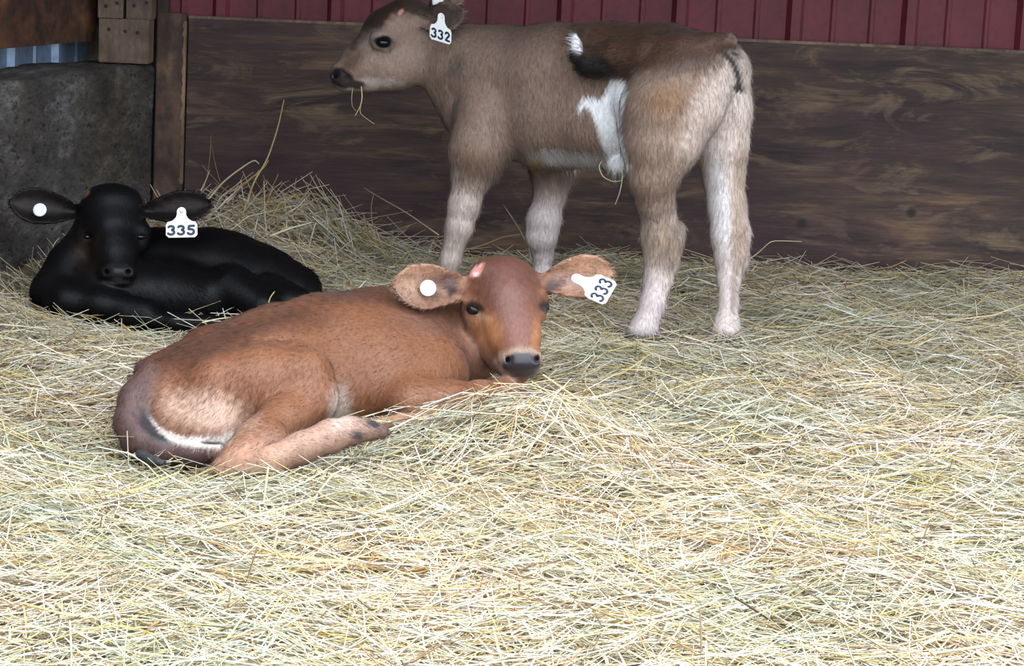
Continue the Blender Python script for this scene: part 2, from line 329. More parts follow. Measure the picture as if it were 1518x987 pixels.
# ------------------------------------------------------------------ implicit bodies
class Body:
    def __init__(s): s.pr = []
    def cone(s, a, ra, b, rb, k=0.03, op='add', flow=None, col=None):
        a = np.array(a, float); b = np.array(b, float)
        r = max(ra, rb); lo = np.minimum(a, b)-r; hi = np.maximum(a, b)+r
        fl = flow if flow is not None else (b-a)
        def d(p):
            ab = b-a; h = np.clip(((p-a)@ab)/max(ab@ab, 1e-9), 0, 1)
            return np.linalg.norm(p-a-h[..., None]*ab, axis=-1)-(ra+(rb-ra)*h)
        s.pr.append((op, k, lo, hi, d, np.array(fl, float), col))
    def chain(s, pts, k=0.03, op='add', flow=None, col=None):
        q = [(P(x, y, Y), R(x, y, Y, r)) for x, y, Y, r in pts]
        if len(q) == 1: s.cone(q[0][0], q[0][1], q[0][0]+1e-4, q[0][1], k, op, flow, col)
        for (a, ra), (b, rb) in zip(q, q[1:]): s.cone(a, ra, b, rb, k, op, flow, col)
    def ell(s, c, rad, ax, k=0.03, op='add', flow=(0, 0, -1), col=None):
        c = np.array(c, float); rad = np.array(rad, float); ax = np.array(ax, float)
        ext = np.sqrt(((ax*rad[:, None])**2).sum(0))
        def d(p):
            q = (p-c)@ax.T; k0 = np.linalg.norm(q/rad, axis=-1); k1 = np.linalg.norm(q/rad**2, axis=-1)
            return k0*(k0-1)/np.maximum(k1, 1e-9)
        s.pr.append((op, k, c-ext, c+ext, d, np.array(flow, float), col))
    def E(s, px, py, Y, rx, ry, rz, rot=0.0, k=0.03, op='add', flow=(0, 0, -1), col=None):
        # ellipsoid with two axes in the picture plane (pixels) and one in depth (metres)
        ca, sa = math.cos(math.radians(rot)), math.sin(math.radians(rot))
        ax = np.array([rgt*ca-up*sa, rgt*sa+up*ca, fwd]); sc = dep(P(px, py, Y))/F
        s.ell(P(px, py, Y), (rx*sc, ry*sc, rz), ax, k, op, flow, col)
    def ear(s, base, tip, face, W, cup=0.016, t=0.0035, k=0.012, col=None):
        base = np.array(base, float); tip = np.array(tip, float); Lv = tip-base; Ln = np.linalg.norm(Lv); e = Lv/Ln
        n = np.array(face, float); n = n-e*(n@e); n /= np.linalg.norm(n); wv = np.cross(n, e)
        lo = np.minimum(base, tip)-W-0.02; hi = np.maximum(base, tip)+W+0.02
        def d(p):
            q = p-base; u = (q@e)/Ln; v = q@wv; z = q@n
            uc = np.clip(u, 0, 1)
            ww = W*np.clip(0.42+2.3*uc-1.55*uc**2-1.0*uc**6, 0.05, 2)/1.2
            zs = cup*((v/np.maximum(ww, 1e-4))**2-0.6)*(1.25-0.75*uc)+0.008*uc
            dz = np.abs(z-zs)-t*(1.5-0.6*uc); dv = np.abs(v)-ww; du = np.maximum(-u, u-1)*Ln
            m = np.maximum(np.maximum(dz, dv), du)
            o = np.sqrt(np.maximum(dz, 0)**2+np.maximum(dv, 0)**2+np.maximum(du, 0)**2)
            return np.where(m > 0, o, m)*0.85-0.0012
        s.pr.append(('add', k, lo, hi, d, e, col))
    def build(s, vox=0.0045):
        lo = np.min([p[2] for p in s.pr], 0)-0.03; hi = np.max([p[3] for p in s.pr], 0)+0.03
        n = np.ceil((hi-lo)/vox).astype(int)+1; s.lo, s.vox, s.n = lo, vox, n
        Fd = np.full(n, 0.2, np.float32)
        for op, k, a, b, d, fl, c in s.pr:
            mg = k+4*vox
            i0 = np.clip(np.floor((a-mg-lo)/vox).astype(int), 0, n-1); i1 = np.clip(np.ceil((b+mg-lo)/vox).astype(int)+1, 1, n)
            g = np.stack(np.meshgrid(*[lo[j]+vox*np.arange(i0[j], i1[j]) for j in range(3)], indexing='ij'), -1)
            sl = tuple(slice(i0[j], i1[j]) for j in range(3)); D = d(g).astype(np.float32); O = Fd[sl]
            if op == 'add':
                h = np.clip(.5+.5*(O-D)/k, 0, 1); Fd[sl] = O+(D-O)*h-k*h*(1-h)
            else:
                D = -D; h = np.clip(.5-.5*(O-D)/k, 0, 1); Fd[sl] = O+(D-O)*h+k*h*(1-h)
        s.F = Fd
        # surface nets
        S = Fd < 0; cnt = np.zeros(n-1, np.int8)
        cs = [(i, j, k) for i in (0, 1) for j in (0, 1) for k in (0, 1)]
        for i, j, k in cs: cnt += S[i:n[0]-1+i, j:n[1]-1+j, k:n[2]-1+k]
        ac = np.argwhere((cnt > 0) & (cnt < 8))
        val = np.stack([Fd[ac[:, 0]+i, ac[:, 1]+j, ac[:, 2]+k] for i, j, k in cs], -1)
        acc = np.zeros((len(ac), 3)); num = np.zeros(len(ac))
        C = np.array(cs, float)
        for p in range(8):
            for q in range(p+1, 8):
                if np.abs(C[p]-C[q]).sum() != 1: continue
                va, vb = val[:, p], val[:, q]; mk = (va < 0) != (vb < 0)
                tt = np.where(mk, va/np.where(mk, va-vb, 1), 0)
                acc += np.where(mk[:, None], C[p]+(C[q]-C[p])*tt[:, None], 0); num += mk
        V = lo+vox*(ac+acc/num[:, None])
        im = np.full(n-1, -1, np.int64); im[ac[:, 0], ac[:, 1], ac[:, 2]] = np.arange(len(ac))
        faces = []
        for ax in range(3):
            o1, o2 = [(1, 2), (2, 0), (0, 1)][ax]
            s0 = [slice(1, n[j]-1) for j in range(3)]; s0[ax] = slice(0, n[ax]-1); s1 = list(s0); s1[ax] = slice(1, n[ax])
            a_, b_ = S[tuple(s0)], S[tuple(s1)]; e = np.argwhere(a_ != b_)
            ins = a_[e[:, 0], e[:, 1], e[:, 2]]
            for j in range(3):
                if j != ax: e[:, j] += 1
            def cell(d1, d2):
                c_ = e.copy(); c_[:, o1] -= d1; c_[:, o2] -= d2; return im[c_[:, 0], c_[:, 1], c_[:, 2]]
            q = np.stack([cell(1, 1), cell(0, 1), cell(0, 0), cell(1, 0)], -1)
            q[~ins] = q[~ins][:, ::-1]; faces.append(q)
        fq = np.concatenate(faces)
        for _ in range(2):                       # light smoothing
            sm = np.zeros_like(V); nn = np.zeros(len(V))
            for a_, b_ in ((0, 1), (1, 2), (2, 3), (3, 0)):
                for p, q in ((a_, b_), (b_, a_)):
                    np.add.at(sm, fq[:, p], V[fq[:, q]]); np.add.at(nn, fq[:, p], 1)
            V = V*0.5+0.5*sm/nn[:, None]
        s.V, s.Q = V, fq
        fn = np.cross(V[fq[:, 2]]-V[fq[:, 0]], V[fq[:, 3]]-V[fq[:, 1]])
        vn = np.zeros_like(V)
        for j in range(4): np.add.at(vn, fq[:, j], fn)
        s.Nv = vn/np.maximum(np.linalg.norm(vn, axis=1), 1e-12)[:, None]
        fl = np.zeros_like(V); col = np.zeros_like(V); cw = np.full(len(V), 1e-9)
        for op, k, a, b, d, fv, c in s.pr:
            if op != 'add': continue
            mk = np.all((V > a-0.05) & (V < b+0.05), axis=1)
            if not mk.any(): continue
            wt = np.exp(-np.clip(np.abs(d(V[mk])), 0, 1)/0.012)
            fl[mk] += wt[:, None]*fv/max(np.linalg.norm(fv), 1e-9)
            if c is not None: col[mk] += wt[:, None]*np.array(c); cw[mk] += wt
        s.flow = fl; s.col = col/cw[:, None]; s.wet = np.zeros(len(V))
        s.hair_len = np.ones(len(V))
        s.px, s.py, s.pz = project(V)
        s.facing = -((V-CAM)/np.linalg.norm(V-CAM, axis=1)[:, None]*s.Nv).sum(1)
    def inside(s, p, m=0.0):
        i = np.round((p-s.lo)/s.vox).astype(int); ok = np.all((i >= 0) & (i < s.n), axis=1)
        r = np.zeros(len(p), bool); j = i[ok]; r[ok] = s.F[j[:, 0], j[:, 1], j[:, 2]] < m; return r
    # pigment patches: where on the hide they sit is read off the photograph
    def w_blob(s, px, py, rx, ry, rot=0, soft=0.35, ymax=None, ymin=None, back=False):
        ca, sa = math.cos(math.radians(rot)), math.sin(math.radians(rot))
        dx, dy = s.px-px, s.py-py; u = (dx*ca+dy*sa)/rx; v = (-dx*sa+dy*ca)/ry
        wgl = 0.10*np.sin(s.px*0.31+s.py*0.17)+0.08*np.sin(s.py*0.43-s.px*0.23)
        q = np.sqrt(u*u+v*v)+wgl*min(soft*2, 1); wt = np.clip((1+soft-q)/(2*soft), 0, 1); wt = wt*wt*(3-2*wt)
        if not back: wt = wt*np.clip(s.facing*6+0.6, 0, 1)
        if ymax is not None: wt = wt*(s.V[:, 1] < ymax)
        if ymin is not None: wt = wt*(s.V[:, 1] > ymin)
        return wt
    def paint(s, px, py, rx, ry, c, rot=0, soft=0.35, a=1.0, wet=None, hair=None, **kw):
        wt = s.w_blob(px, py, rx, ry, rot, soft, **kw)*a
        s.col = s.col*(1-wt[:, None])+wt[:, None]*np.array(c)
        if wet is not None: s.wet = np.maximum(s.wet, wt*wet)
        if hair is not None: s.hair_len = s.hair_len*(1-wt)+hair*wt
    def poly(s, pts, c, soft=3.0, a=1.0, wet=None, hair=None, ymax=None):
        pts = np.array(pts, float); n = len(pts); ins = np.zeros(len(s.px), bool); dm = np.full(len(s.px), 1e9)
        for i in range(n):
            x0, y0 = pts[i]; x1, y1 = pts[(i+1) % n]
            cr = ((y0 > s.py) != (y1 > s.py)) & (s.px < (x1-x0)*(s.py-y0)/((y1-y0) or 1e-9)+x0); ins ^= cr
            L2 = (x1-x0)**2+(y1-y0)**2; h = np.clip(((s.px-x0)*(x1-x0)+(s.py-y0)*(y1-y0))/L2, 0, 1)
            dm = np.minimum(dm, np.hypot(s.px-x0-h*(x1-x0), s.py-y0-h*(y1-y0)))
        sd = np.where(ins, dm, -dm)+1.6*np.sin(s.px*0.9+s.py*0.5)*min(1, soft/3)
        wt = np.clip(sd/soft*0.5+0.5, 0, 1)*np.clip(s.facing*6+0.4, 0, 1)*a
        if ymax is not None: wt = wt*(s.V[:, 1] < ymax)
        s.col = s.col*(1-wt[:, None])+wt[:, None]*np.array(c)
        if wet is not None: s.wet = np.maximum(s.wet, wt*wet)
        if hair is not None: s.hair_len = s.hair_len*(1-wt)+hair*wt
    def emit(s, root, hide, hair, nh, hl=0.014, lift=0.32, wid=0.0012, rnd=0.3):
        base = np.array(root.location)
        me = fast_mesh('body', s.V-base, s.Q)
        attr(me, 'col', 'FLOAT_COLOR', np.c_[s.col, np.ones(len(s.V))]); attr(me, 'wet', 'FLOAT', s.wet)
        link('body', me, hide, root)
        g = np.random.default_rng(11)
        fi = g.integers(0, len(s.Q), nh); q = s.Q[fi]; wt = g.dirichlet(np.ones(4), nh)
        def it(a): return (a[q]*wt[..., None]).sum(1)
        p = it(s.V); n = it(s.Nv); n /= np.linalg.norm(n, axis=1)[:, None]
        fl = it(s.flow); fl -= n*(fl*n).sum(1)[:, None]; fl /= np.maximum(np.linalg.norm(fl, axis=1), 1e-6)[:, None]
        hm = (s.hair_len[q]*wt).sum(1); wet = (s.wet[q]*wt).sum(1)
        keep = (hm > 0.08) & (wet < 0.25)
        p, n, fl, hm, q2, wt2 = p[keep], n[keep], fl[keep], hm[keep], q[keep], wt[keep]; nh = len(p)
        # hairs lie in locks: neighbours share a shade and a lean
        ia = np.floor((p-fl*(p*fl).sum(1)[:, None]*0.7)/0.007).astype(np.int64); hk = (ia[:, 0]*73856093 ^ ia[:, 1]*19349663 ^ ia[:, 2]*83492791) % 4096
        lock = g.normal(0, 1, (4096, 4))[hk]
        cl = (s.col[q2]*wt2[..., None]).sum(1)*np.clip(1+0.15*g.normal(0, 1, (nh, 1))+0.17*lock[:, :1], 0.5, 1.7)
        dr = fl*math.cos(lift)+n*math.sin(lift)+g.normal(0, rnd, (nh, 3))*0.4+lock[:, 1:]*0.16; dr /= np.linalg.norm(dr, axis=1)[:, None]
        side = np.cross(dr, n); side /= np.maximum(np.linalg.norm(side, axis=1), 1e-6)[:, None]
        n2 = np.cross(side, dr); an = g.uniform(-0.9, 0.9, (nh, 1)); side = side*np.cos(an)+n2*np.sin(an)
        ln = hl*hm*g.uniform(0.55, 1.3, nh); wd = wid*g.uniform(0.7, 1.3, nh)
        p = p-n*0.001
        tip = p+dr*ln[:, None]-np.array([0, 0, 1])*(ln*0.12)[:, None]
        V = np.stack([p-side*wd[:, None]/2, p+side*wd[:, None]/2, tip], 1).reshape(-1, 3)
        me = fast_mesh('coat', V-base, np.arange(3*nh).reshape(-1, 3))
        attr(me, 'col', 'FLOAT_COLOR', np.c_[np.repeat(cl, 3, 0), np.ones(3*nh)])
        attr(me, 'nrm', 'FLOAT_VECTOR', np.repeat(n*0.9+dr*0.25, 3, 0))
        link('coat', me, hair, root, kind='stuff')

def calf_root(px, py, label, z=0.0):
    o = bpy.data.objects.new('calf', None); COL.objects.link(o); o.location = G(px, py, z)
    o['label'] = label; o['category'] = 'calf'; o['group'] = 'calves in the straw'
    bpy.context.view_layer.update(); return o
def ball(name, c, r, mat, root, sc=(1, 1, 1), axes=None):
    v = []; f = []; nu, nv = 20, 12; base = np.array(root.location); ax = np.eye(3) if axes is None else np.array(axes)
    for j in range(nv+1):
        for i in range(nu):
            a, b_ = 2*math.pi*i/nu, math.pi*j/nv
            l = np.array([math.sin(b_)*math.cos(a)*sc[0], math.sin(b_)*math.sin(a)*sc[1], math.cos(b_)*sc[2]])*r
            v.append(np.array(c)+l@ax-base)
    for j in range(nv):
        for i in range(nu): f.append((j*nu+i, j*nu+(i+1) % nu, (j+1)*nu+(i+1) % nu, (j+1)*nu+i))
    return link(name, mesh(name, v, f, True), mat, root)

# ------------------------------------------------------------------ ear tags
def arc(cx, cy, rx, ry, a0, a1, n=14):
    return [(cx+rx*math.cos(math.radians(a0+(a1-a0)*i/n)), cy+ry*math.sin(math.radians(a0+(a1-a0)*i/n))) for i in range(n+1)]
DIG = {'3': [arc(.40, 1.02, .36, .30, 150, -80)+arc(.38, .36, .42, .36, 82, -150)],
       '2': [arc(.42, 1.0, .36, .34, 160, -25, 12)+[(.55, .62), (.10, .04), (.85, .0)]],
       '5': [[(.82, 1.32), (.18, 1.30), (.12, .80)]+arc(.40, .40, .42, .40, 105, -150)]}
def tag(root, text, top, bot, right, Y, tilt_v, tilt_u):
    # top = hole, bot = middle of the lower edge, right = lower right corner, all seen in the picture
    T = P(*top, Y); sc = dep(T)/F
    vi = np.array([top[0]-bot[0], bot[1]-top[1]])*sc; ui = np.array([right[0]-bot[0], bot[1]-right[1]])*sc
    bz = tilt_v*np.linalg.norm(vi)                # lean of the tag away from the picture plane
    v = rgt*vi[0]+up*vi[1]+fwd*bz; az = -(ui@vi)/bz if abs(bz) > 1e-4 else 0.0
    u = rgt*ui[0]+up*ui[1]+fwd*(az+tilt_u*np.linalg.norm(ui))
    full_h = np.linalg.norm(v)/0.96; v /= np.linalg.norm(v); u -= v*(u@v); body_w = 2*np.linalg.norm(u); u /= np.linalg.norm(u)
    n = np.cross(u, v)
    base = np.array(root.location); O = T-v*full_h*0.96
    W, hb = body_w/2, full_h*0.56
    c = 0.006
    out = [(-W+c, 0), (W-c, 0), (W, c), (W, hb-0.008), (W-0.004, hb)]
    for i in range(1, 8):
        s_ = i/8; out.append((W-0.004-(W-0.004-0.010)*math.sin(s_*math.pi/2), hb+(full_h*0.88-hb)*(1-math.cos(s_*math.pi/2))))
    out += [(0.0105*math.cos(a_), full_h*0.92+0.0105*math.sin(a_)) for a_ in np.linspace(0, math.pi, 9)]
    k = len(out); out += [(-x_, y_) for x_, y_ in out[11:1:-1]]
    V = []
    for d in (0.001, -0.001): V += [O+u*x_+v*y_+n*d-base for x_, y_ in out]
    m = len(out); f = [tuple(range(m)), tuple(range(2*m-1, m-1, -1))]+[(i, i+m, (i+1) % m+m, (i+1) % m) for i in range(m)]
    to = link('ear_tag', mesh('ear_tag', V, f), M['tag'], root, label='white plastic ear tag numbered '+text+' in black')
    # handwritten digits
    q_ = body_w/0.073; dw = 0.0178*q_; tot = (len(text)*0.0228-0.005)*q_; hs = full_h/0.082
    for j, ch in enumerate(text):
        for st in DIG[ch]:
            pts = []
            for (a0, b0), (a1, b1) in zip(st, st[1:]):
                for q in range(3): pts.append((a0+(a1-a0)*q/3, b0+(b1-b0)*q/3))
            pts.append(st[-1])
            pts = [O+u*(-tot/2+j*0.0228*q_+x_*dw)+v*(0.0085+y_*0.0185)*hs+n*0.0016-base for x_, y_ in pts]
            V = []; ff = []; hw = 0.0030*min(q_, 1.1)
            for i, p in enumerate(pts):
                d = pts[min(i+1, len(pts)-1)]-pts[max(i-1, 0)]; d /= max(np.linalg.norm(d), 1e-9); sd = np.cross(n, d)
                V += [p+sd*hw, p-sd*hw]
            for i in range(len(pts)-1): ff.append((2*i, 2*i+1, 2*i+3, 2*i+2))
            for e_ in (0, -1):
                o_ = len(V); V.append(pts[e_])
                for i in range(10): V.append(pts[e_]+u*hw*math.cos(i*.628)+v*hw*math.sin(i*.628))
                for i in range(10): ff.append((o_, o_+1+i, o_+1+(i+1) % 10))
            link('digit', mesh('digit', V, ff), M['ink'], to)
    # stud through the ear
    S_ = T-v*0.002+n*0.002
    disc('stud', S_, n, 0.0045, 0.004, M['tag'], to, base); disc('stud_hole_shade', S_+n*0.0021, n, 0.002, 0.001, M['ink'], to, base)  # small ink disc stands in for the shade inside the stud hole
    return to
def disc(name, c, n, r, th, mat, parent, base):
    n = np.array(n, float); n /= np.linalg.norm(n); a = np.cross(n, [0.3, 0.2, 1]); a /= np.linalg.norm(a); b_ = np.cross(n, a)
    V = []; f = []; K = 24
    for d, rr_ in ((-th, r*.9), (0, r), (th*0.6, r*.93), (th, r*.6)):
        for i in range(K): V.append(np.array(c)+n*d+(a*math.cos(6.2832*i/K)+b_*math.sin(6.2832*i/K))*rr_-base)
    for q in range(3):
        for i in range(K): f.append((q*K+i, q*K+(i+1) % K, (q+1)*K+(i+1) % K, (q+1)*K+i))
    f += [tuple(range(K-1, -1, -1)), tuple(range(3*K, 4*K))]
    return link(name, mesh(name, V, f, False), mat, parent)

bodies = []
# ================================================================== standing tan calf, 332
TAN = (0.265, 0.178, 0.138); TDK = (0.075, 0.036, 0.022); TLT = (0.40, 0.29, 0.225); WHT = (0.80, 0.78, 0.78); PINK = (0.62, 0.49, 0.43)
S = Body()
yS = lambda px: 4.62+(1083-px)*0.00103
dn = (0.35, -0.1, -1)
def yc(pts): return [(x, y, yS(x), r) for x, y, r in pts]
S.chain(yc([(742, 108, 68), (820, 113, 75), (900, 110, 74), (980, 105, 68), (1042, 105, 57)]), 0.03, flow=dn, col=TAN)
S.chain(yc([(740, 165, 66), (820, 170, 74), (890, 168, 72), (940, 165, 60)]), 0.04, flow=dn, col=TAN)
S.chain(yc([(702, 150, 44), (716, 190, 42)]), 0.04, flow=dn, col=TAN)
S.chain([(648, 80, 5.03, 44), (690, 95, 5.01, 54), (735, 108, 4.99, 66)], 0.035, flow=(0.5, 0, -1), col=TAN)
S.chain([(650, 112, 5.02, 26), (690, 160, 5.0, 36)], 0.035, flow=(0.5, 0, -1), col=TAN)
# head, in profile
hd = (0.6, 0, -0.35)
S.chain([(604, 37, 5.04, 41), (577, 51, 5.04, 41)], 0.02, flow=hd, col=TAN)
S.chain([(612, 82, 5.04, 44), (578, 92, 5.04, 40)], 0.02, flow=hd, col=TAN)
S.chain([(574, 66, 5.04, 38), (540, 92, 5.04, 32), (513, 110, 5.04, 22)], 0.02, flow=hd, col=TAN)
S.chain([(590, 103, 5.04, 30), (545, 113, 5.04, 21), (515, 120, 5.04, 14)], 0.02, flow=hd, col=TAN)
S.E(507, 114, 5.04, 20, 17, 0.034, 30, 0.012, flow=hd, col=TAN)
for yy in (4.968, 5.112): S.E(567, 60, yy, 19, 14, 0.016, 8, 0.02, flow=hd, col=TAN)       # brow over the eye
S.E(568, 63, 4.955, 13, 8.5, 0.014, 5, 0.006, op='sub')
S.chain([(496, 111, 5.010, 4.6), (501, 115, 5.032, 3.4)], 0.006, op='sub')                       # nostril
S.chain([(499, 131, 5.00, 1.4), (520, 129, 4.995, 1.4), (542, 124, 4.985, 1.2)], 0.004, op='sub')  # mouth
S.ear(P(628, 32, 4.985), P(690, 24, 4.90), -fwd*1.0+up*0.15, 0.040, cup=0.024, t=0.0042, col=TAN)
S.ear(P(640, 12, 5.10), P(682, -14, 5.16), -fwd*1.0+up*0.2, 0.034, cup=0.014, t=0.004, col=TAN)
# fore legs
S.chain([(722, 178, 4.90, 48), (708, 228, 4.88, 40), (700, 258, 4.88, 29)], 0.035, flow=dn, col=TAN)
S.chain([(700, 255, 4.88, 28), (688, 305, 4.88, 22.5), (681, 335, 4.88, 19.5), (668, 382, 4.89, 14.5), (659, 420, 4.90, 14), (653, 440, 4.90, 17), (647, 457, 4.89, 18)], 0.015, flow=(0, 0, -1), col=PINK)
S.chain([(818, 222, 5.02, 42), (820, 255, 5.03, 29), (816, 290, 5.03, 22)], 0.03, flow=dn, col=TAN)
S.chain([(816, 285, 5.03, 22), (806, 326, 5.02, 24.5), (803, 350, 5.02, 22), (805, 376, 5.03, 14), (804, 405, 5.03, 12.5), (803, 432, 5.03, 15), (802, 448, 5.02, 17)], 0.015, flow=(0, 0, -1), col=(0.66, 0.56, 0.54))
# near hind leg
S.chain([(1010, 118, 4.60, 72), (985, 165, 4.55, 62), (972, 212, 4.53, 48)], 0.03, flow=(0.1, 0, -1), col=TAN)
S.chain([(940, 150, 4.66, 30), (946, 205, 4.58, 27)], 0.03, flow=(0, 0, -1), col=TAN)
S.chain([(1045, 105, 4.60, 50), (1030, 160, 4.54, 38), (1000, 215, 4.52, 34), (985, 245, 4.52, 30)], 0.03, flow=(0.1, 0, -1), col=TLT)
S.chain([(970, 215, 4.53, 46), (967, 262, 4.53, 35), (972, 300, 4.54, 26), (978, 322, 4.55, 25)], 0.02, flow=(0, 0, -1), col=TAN)
S.chain([(976, 330, 4.55, 25), (981, 352, 4.56, 30), (981, 385, 4.55, 24.5), (975, 415, 4.53, 19.5), (967, 450, 4.50, 17.5), (955, 485, 4.48, 19), (949, 500, 4.47, 20), (947, 514, 4.46, 20)], 0.015, flow=(0, 0, -1), col=PINK)
S.chain([(1004, 340, 4.58, 13), (1000, 372, 4.57, 11)], 0.015, flow=(0, 0, -1), col=TAN)
# far hind leg
S.chain([(1062, 110, 4.66, 51), (1068, 165, 4.66, 44), (1069, 215, 4.66, 38), (1073, 258, 4.66, 30)], 0.025, flow=(0, 0, -1), col=PINK)
S.chain([(1073, 255, 4.66, 30), (1078, 305, 4.65, 27), (1083, 348, 4.64, 28.5), (1085, 385, 4.62, 24), (1081, 412, 4.60, 16), (1080, 448, 4.56, 13), (1077, 482, 4.53, 18), (1075, 500, 4.51, 20), (1074, 518, 4.50, 21)], 0.015, flow=(0, 0, -1), col=(0.66, 0.54, 0.50))
# tail swung forward along the flank
S.chain([(1080, 62, 4.585, 13), (1052, 67, 4.55, 17), (1010, 73, 4.555, 22), (960, 80, 4.60, 27), (915, 85, 4.65, 29), (885, 90, 4.675, 23)], 0.010, flow=(-1, 0.3, -0.1), col=TDK)
S.chain([(898, 98, 4.645, 18), (872, 95, 4.665, 18), (859, 84, 4.675, 13), (855, 66, 4.675, 8), (852, 52, 4.68, 4)], 0.006, flow=(-1, 0.3, 0.3), col=(0.012, 0.009, 0.009))
S.chain([(900, 236, 4.77, 9), (918, 246, 4.74, 11), (930, 238, 4.72, 12)], 0.012, flow=(0, 0, -1), col=WHT)
S.build(); bodies.append(S)
z01 = lambda a, b, v: np.clip((v-a)/(b-a), 0, 1)
# darker topline, pale legs, white patches
tp = z01(0.62, 0.71, S.V[:, 2])*(S.px > 640)*z01(640, 760, S.px); S.col = S.col*(1-0.75*tp[:, None])+0.75*tp[:, None]*np.array((0.105, 0.058, 0.042))
S.paint(975, 62, 125, 44, TDK, 4, 0.3, 0.95)
S.paint(1000, 150, 60, 42, (0.30, 0.19, 0.125), 0, 0.6, 0.6)
S.paint(988, 148, 26, 18, (0.24, 0.115, 0.05), -15, 0.8, 0.7)
S.paint(955, 255, 26, 40, (0.33, 0.22, 0.16), 0, 0.7, 0.5)
S.paint(1050, 165, 26, 75, PINK, 25, 0.5, 0.8); S.paint(1085, 190, 24, 110, (0.70, 0.56, 0.50), 4, 0.5, 0.9)
S.paint(1062, 290, 16, 75, (0.82, 0.76, 0.76), -6, 0.4, 0.9); S.paint(1097, 290, 12, 80, (0.42, 0.29, 0.22), 2, 0.5, 0.8)
S.paint(985, 365, 34, 34, (0.30, 0.20, 0.13), 0, 0.5, 0.8); S.paint(985, 385, 14, 20, (0.13, 0.10, 0.08), 20, 0.8, 0.6); S.paint(1000, 345, 12, 12, (0.13, 0.10, 0.08), 0, 0.8, 0.5)
S.paint(1098, 370, 14, 40, (0.30, 0.20, 0.14), 0, 0.5, 0.7); S.paint(962, 470, 26, 60, (0.62, 0.52, 0.50), 10, 0.4, 0.85)
S.paint(1087, 430, 5, 40, (0.22, 0.15, 0.11), 2, 0.6, 0.7)
S.poly([(906, 118), (918, 116), (929, 125), (928, 140), (922, 168), (919, 190), (924, 215), (933, 245), (930, 252), (900, 240), (892, 215), (884, 185), (874, 162), (866, 158), (858, 167), (857, 158), (865, 145), (880, 143), (890, 148), (898, 135)], (0.95, 0.95, 0.97), 3, hair=0.5)
S.paint(845, 234, 62, 11, (0.90, 0.89, 0.92), 3, 0.4, 0.95); S.paint(915, 246, 18, 9, (0.92, 0.91, 0.93), 0, 0.4, 0.95)
S.paint(790, 238, 12, 8, (0.62, 0.46, 0.18), 10, 0.6, 0.8)
S.paint(697, 232, 28, 22, (0.21, 0.115, 0.065), 0, 0.6, 0.6)
S.paint(700, 165, 40, 60, (0.30, 0.205, 0.155), 20, 0.8, 0.5); S.paint(676, 96, 12, 20, (0.10, 0.08, 0.055), 20, 0.6, 0.7)

S.paint(1018, 100, 60, 8, (0.13, 0.09, 0.075), -15, 0.7, 0.6)
S.poly([(1066, 73), (1076, 74), (1090, 90), (1098, 110), (1100, 126), (1106, 131), (1103, 137), (1090, 137), (1085, 130), (1092, 122), (1085, 100)], (0.03, 0.024, 0.022), 3, hair=0.4)
S.paint(1095, 82, 12, 3, (0.04, 0.03, 0.03), 20, 0.5); S.paint(1103, 85, 8, 12, (0.72, 0.58, 0.52), 10, 0.5, 0.7)
S.paint(1078, 68, 14, 7, TDK, 0, 0.5)
# head markings
S.paint(558, 28, 60, 15, (0.026, 0.012, 0.009), -48, 0.45, 0.97); S.paint(600, 5, 62, 17, (0.032, 0.017, 0.013), 8, 0.45, 0.95)
S.paint(532, 84, 30, 9, (0.10, 0.055, 0.038), -42, 0.6, 0.8)
S.paint(556, 62, 22, 17, (0.34, 0.27, 0.235), 0, 0.5, 0.6); S.paint(595, 95, 45, 26, (0.33, 0.235, 0.19), 0, 0.7, 0.7)
S.paint(540, 125, 50, 9, (0.52, 0.43, 0.38), -3, 0.5, 0.8)
S.paint(505, 116, 20, 15, (0.020, 0.014, 0.016), 30, 0.22, wet=0.9, hair=0.0); S.paint(522, 124, 22, 7, (0.05, 0.035, 0.035), 12, 0.4, wet=0.5, hair=0)
S.paint(568, 63, 16, 11, (0.015, 0.010, 0.010), 5, 0.3, wet=0.4, hair=0)
S.paint(594, 18, 5, 3, (0.55, 0.25, 0.20), -50, 0.5, hair=0)
S.paint(660, 25, 26, 13, (0.10, 0.065, 0.055), -10, 0.6, 0.9)
S.paint(882, 98, 30, 15, (0.010, 0.008, 0.008), 8, 0.4, ymax=4.75)
S.paint(854, 64, 8, 15, (0.85, 0.83, 0.85), -12, 0.35, ymax=4.72, hair=1.3)
S.hair_len = S.hair_len*np.where((S.py > 215) & (S.px > 680) & (S.px < 935) & (S.py < 262), 1.6, 1.0)*np.where(S.px < 625, 0.55, 1.0)
hoof = z01(0.050, 0.036, S.V[:, 2]); S.col = S.col*(1-hoof[:, None])+hoof[:, None]*np.array((0.035, 0.03, 0.03))
r_ = calf_root(860, 490, 'tan calf standing against the plywood wall with white flank patch, tag 332')
S.emit(r_, M['tan'], M['tan_hair'], 150000, hl=0.017, lift=0.22)
ball('eye', P(568, 63.5, 4.966), 0.0165, M['eye'], r_, (1.1, 0.8, 0.72))
ball('eye', P(568, 63.5, 5.114), 0.0165, M['eye'], r_, (1.1, 0.8, 0.72))
tag(r_, '332', (654, 24), (652.5, 63), (668.5, 65.5), 4.875, 0.25, 0.3)
disc('ear_button', P(649, 3, 5.085), -fwd, 0.0145, 0.003, M['tag'], r_, np.array(r_.location))

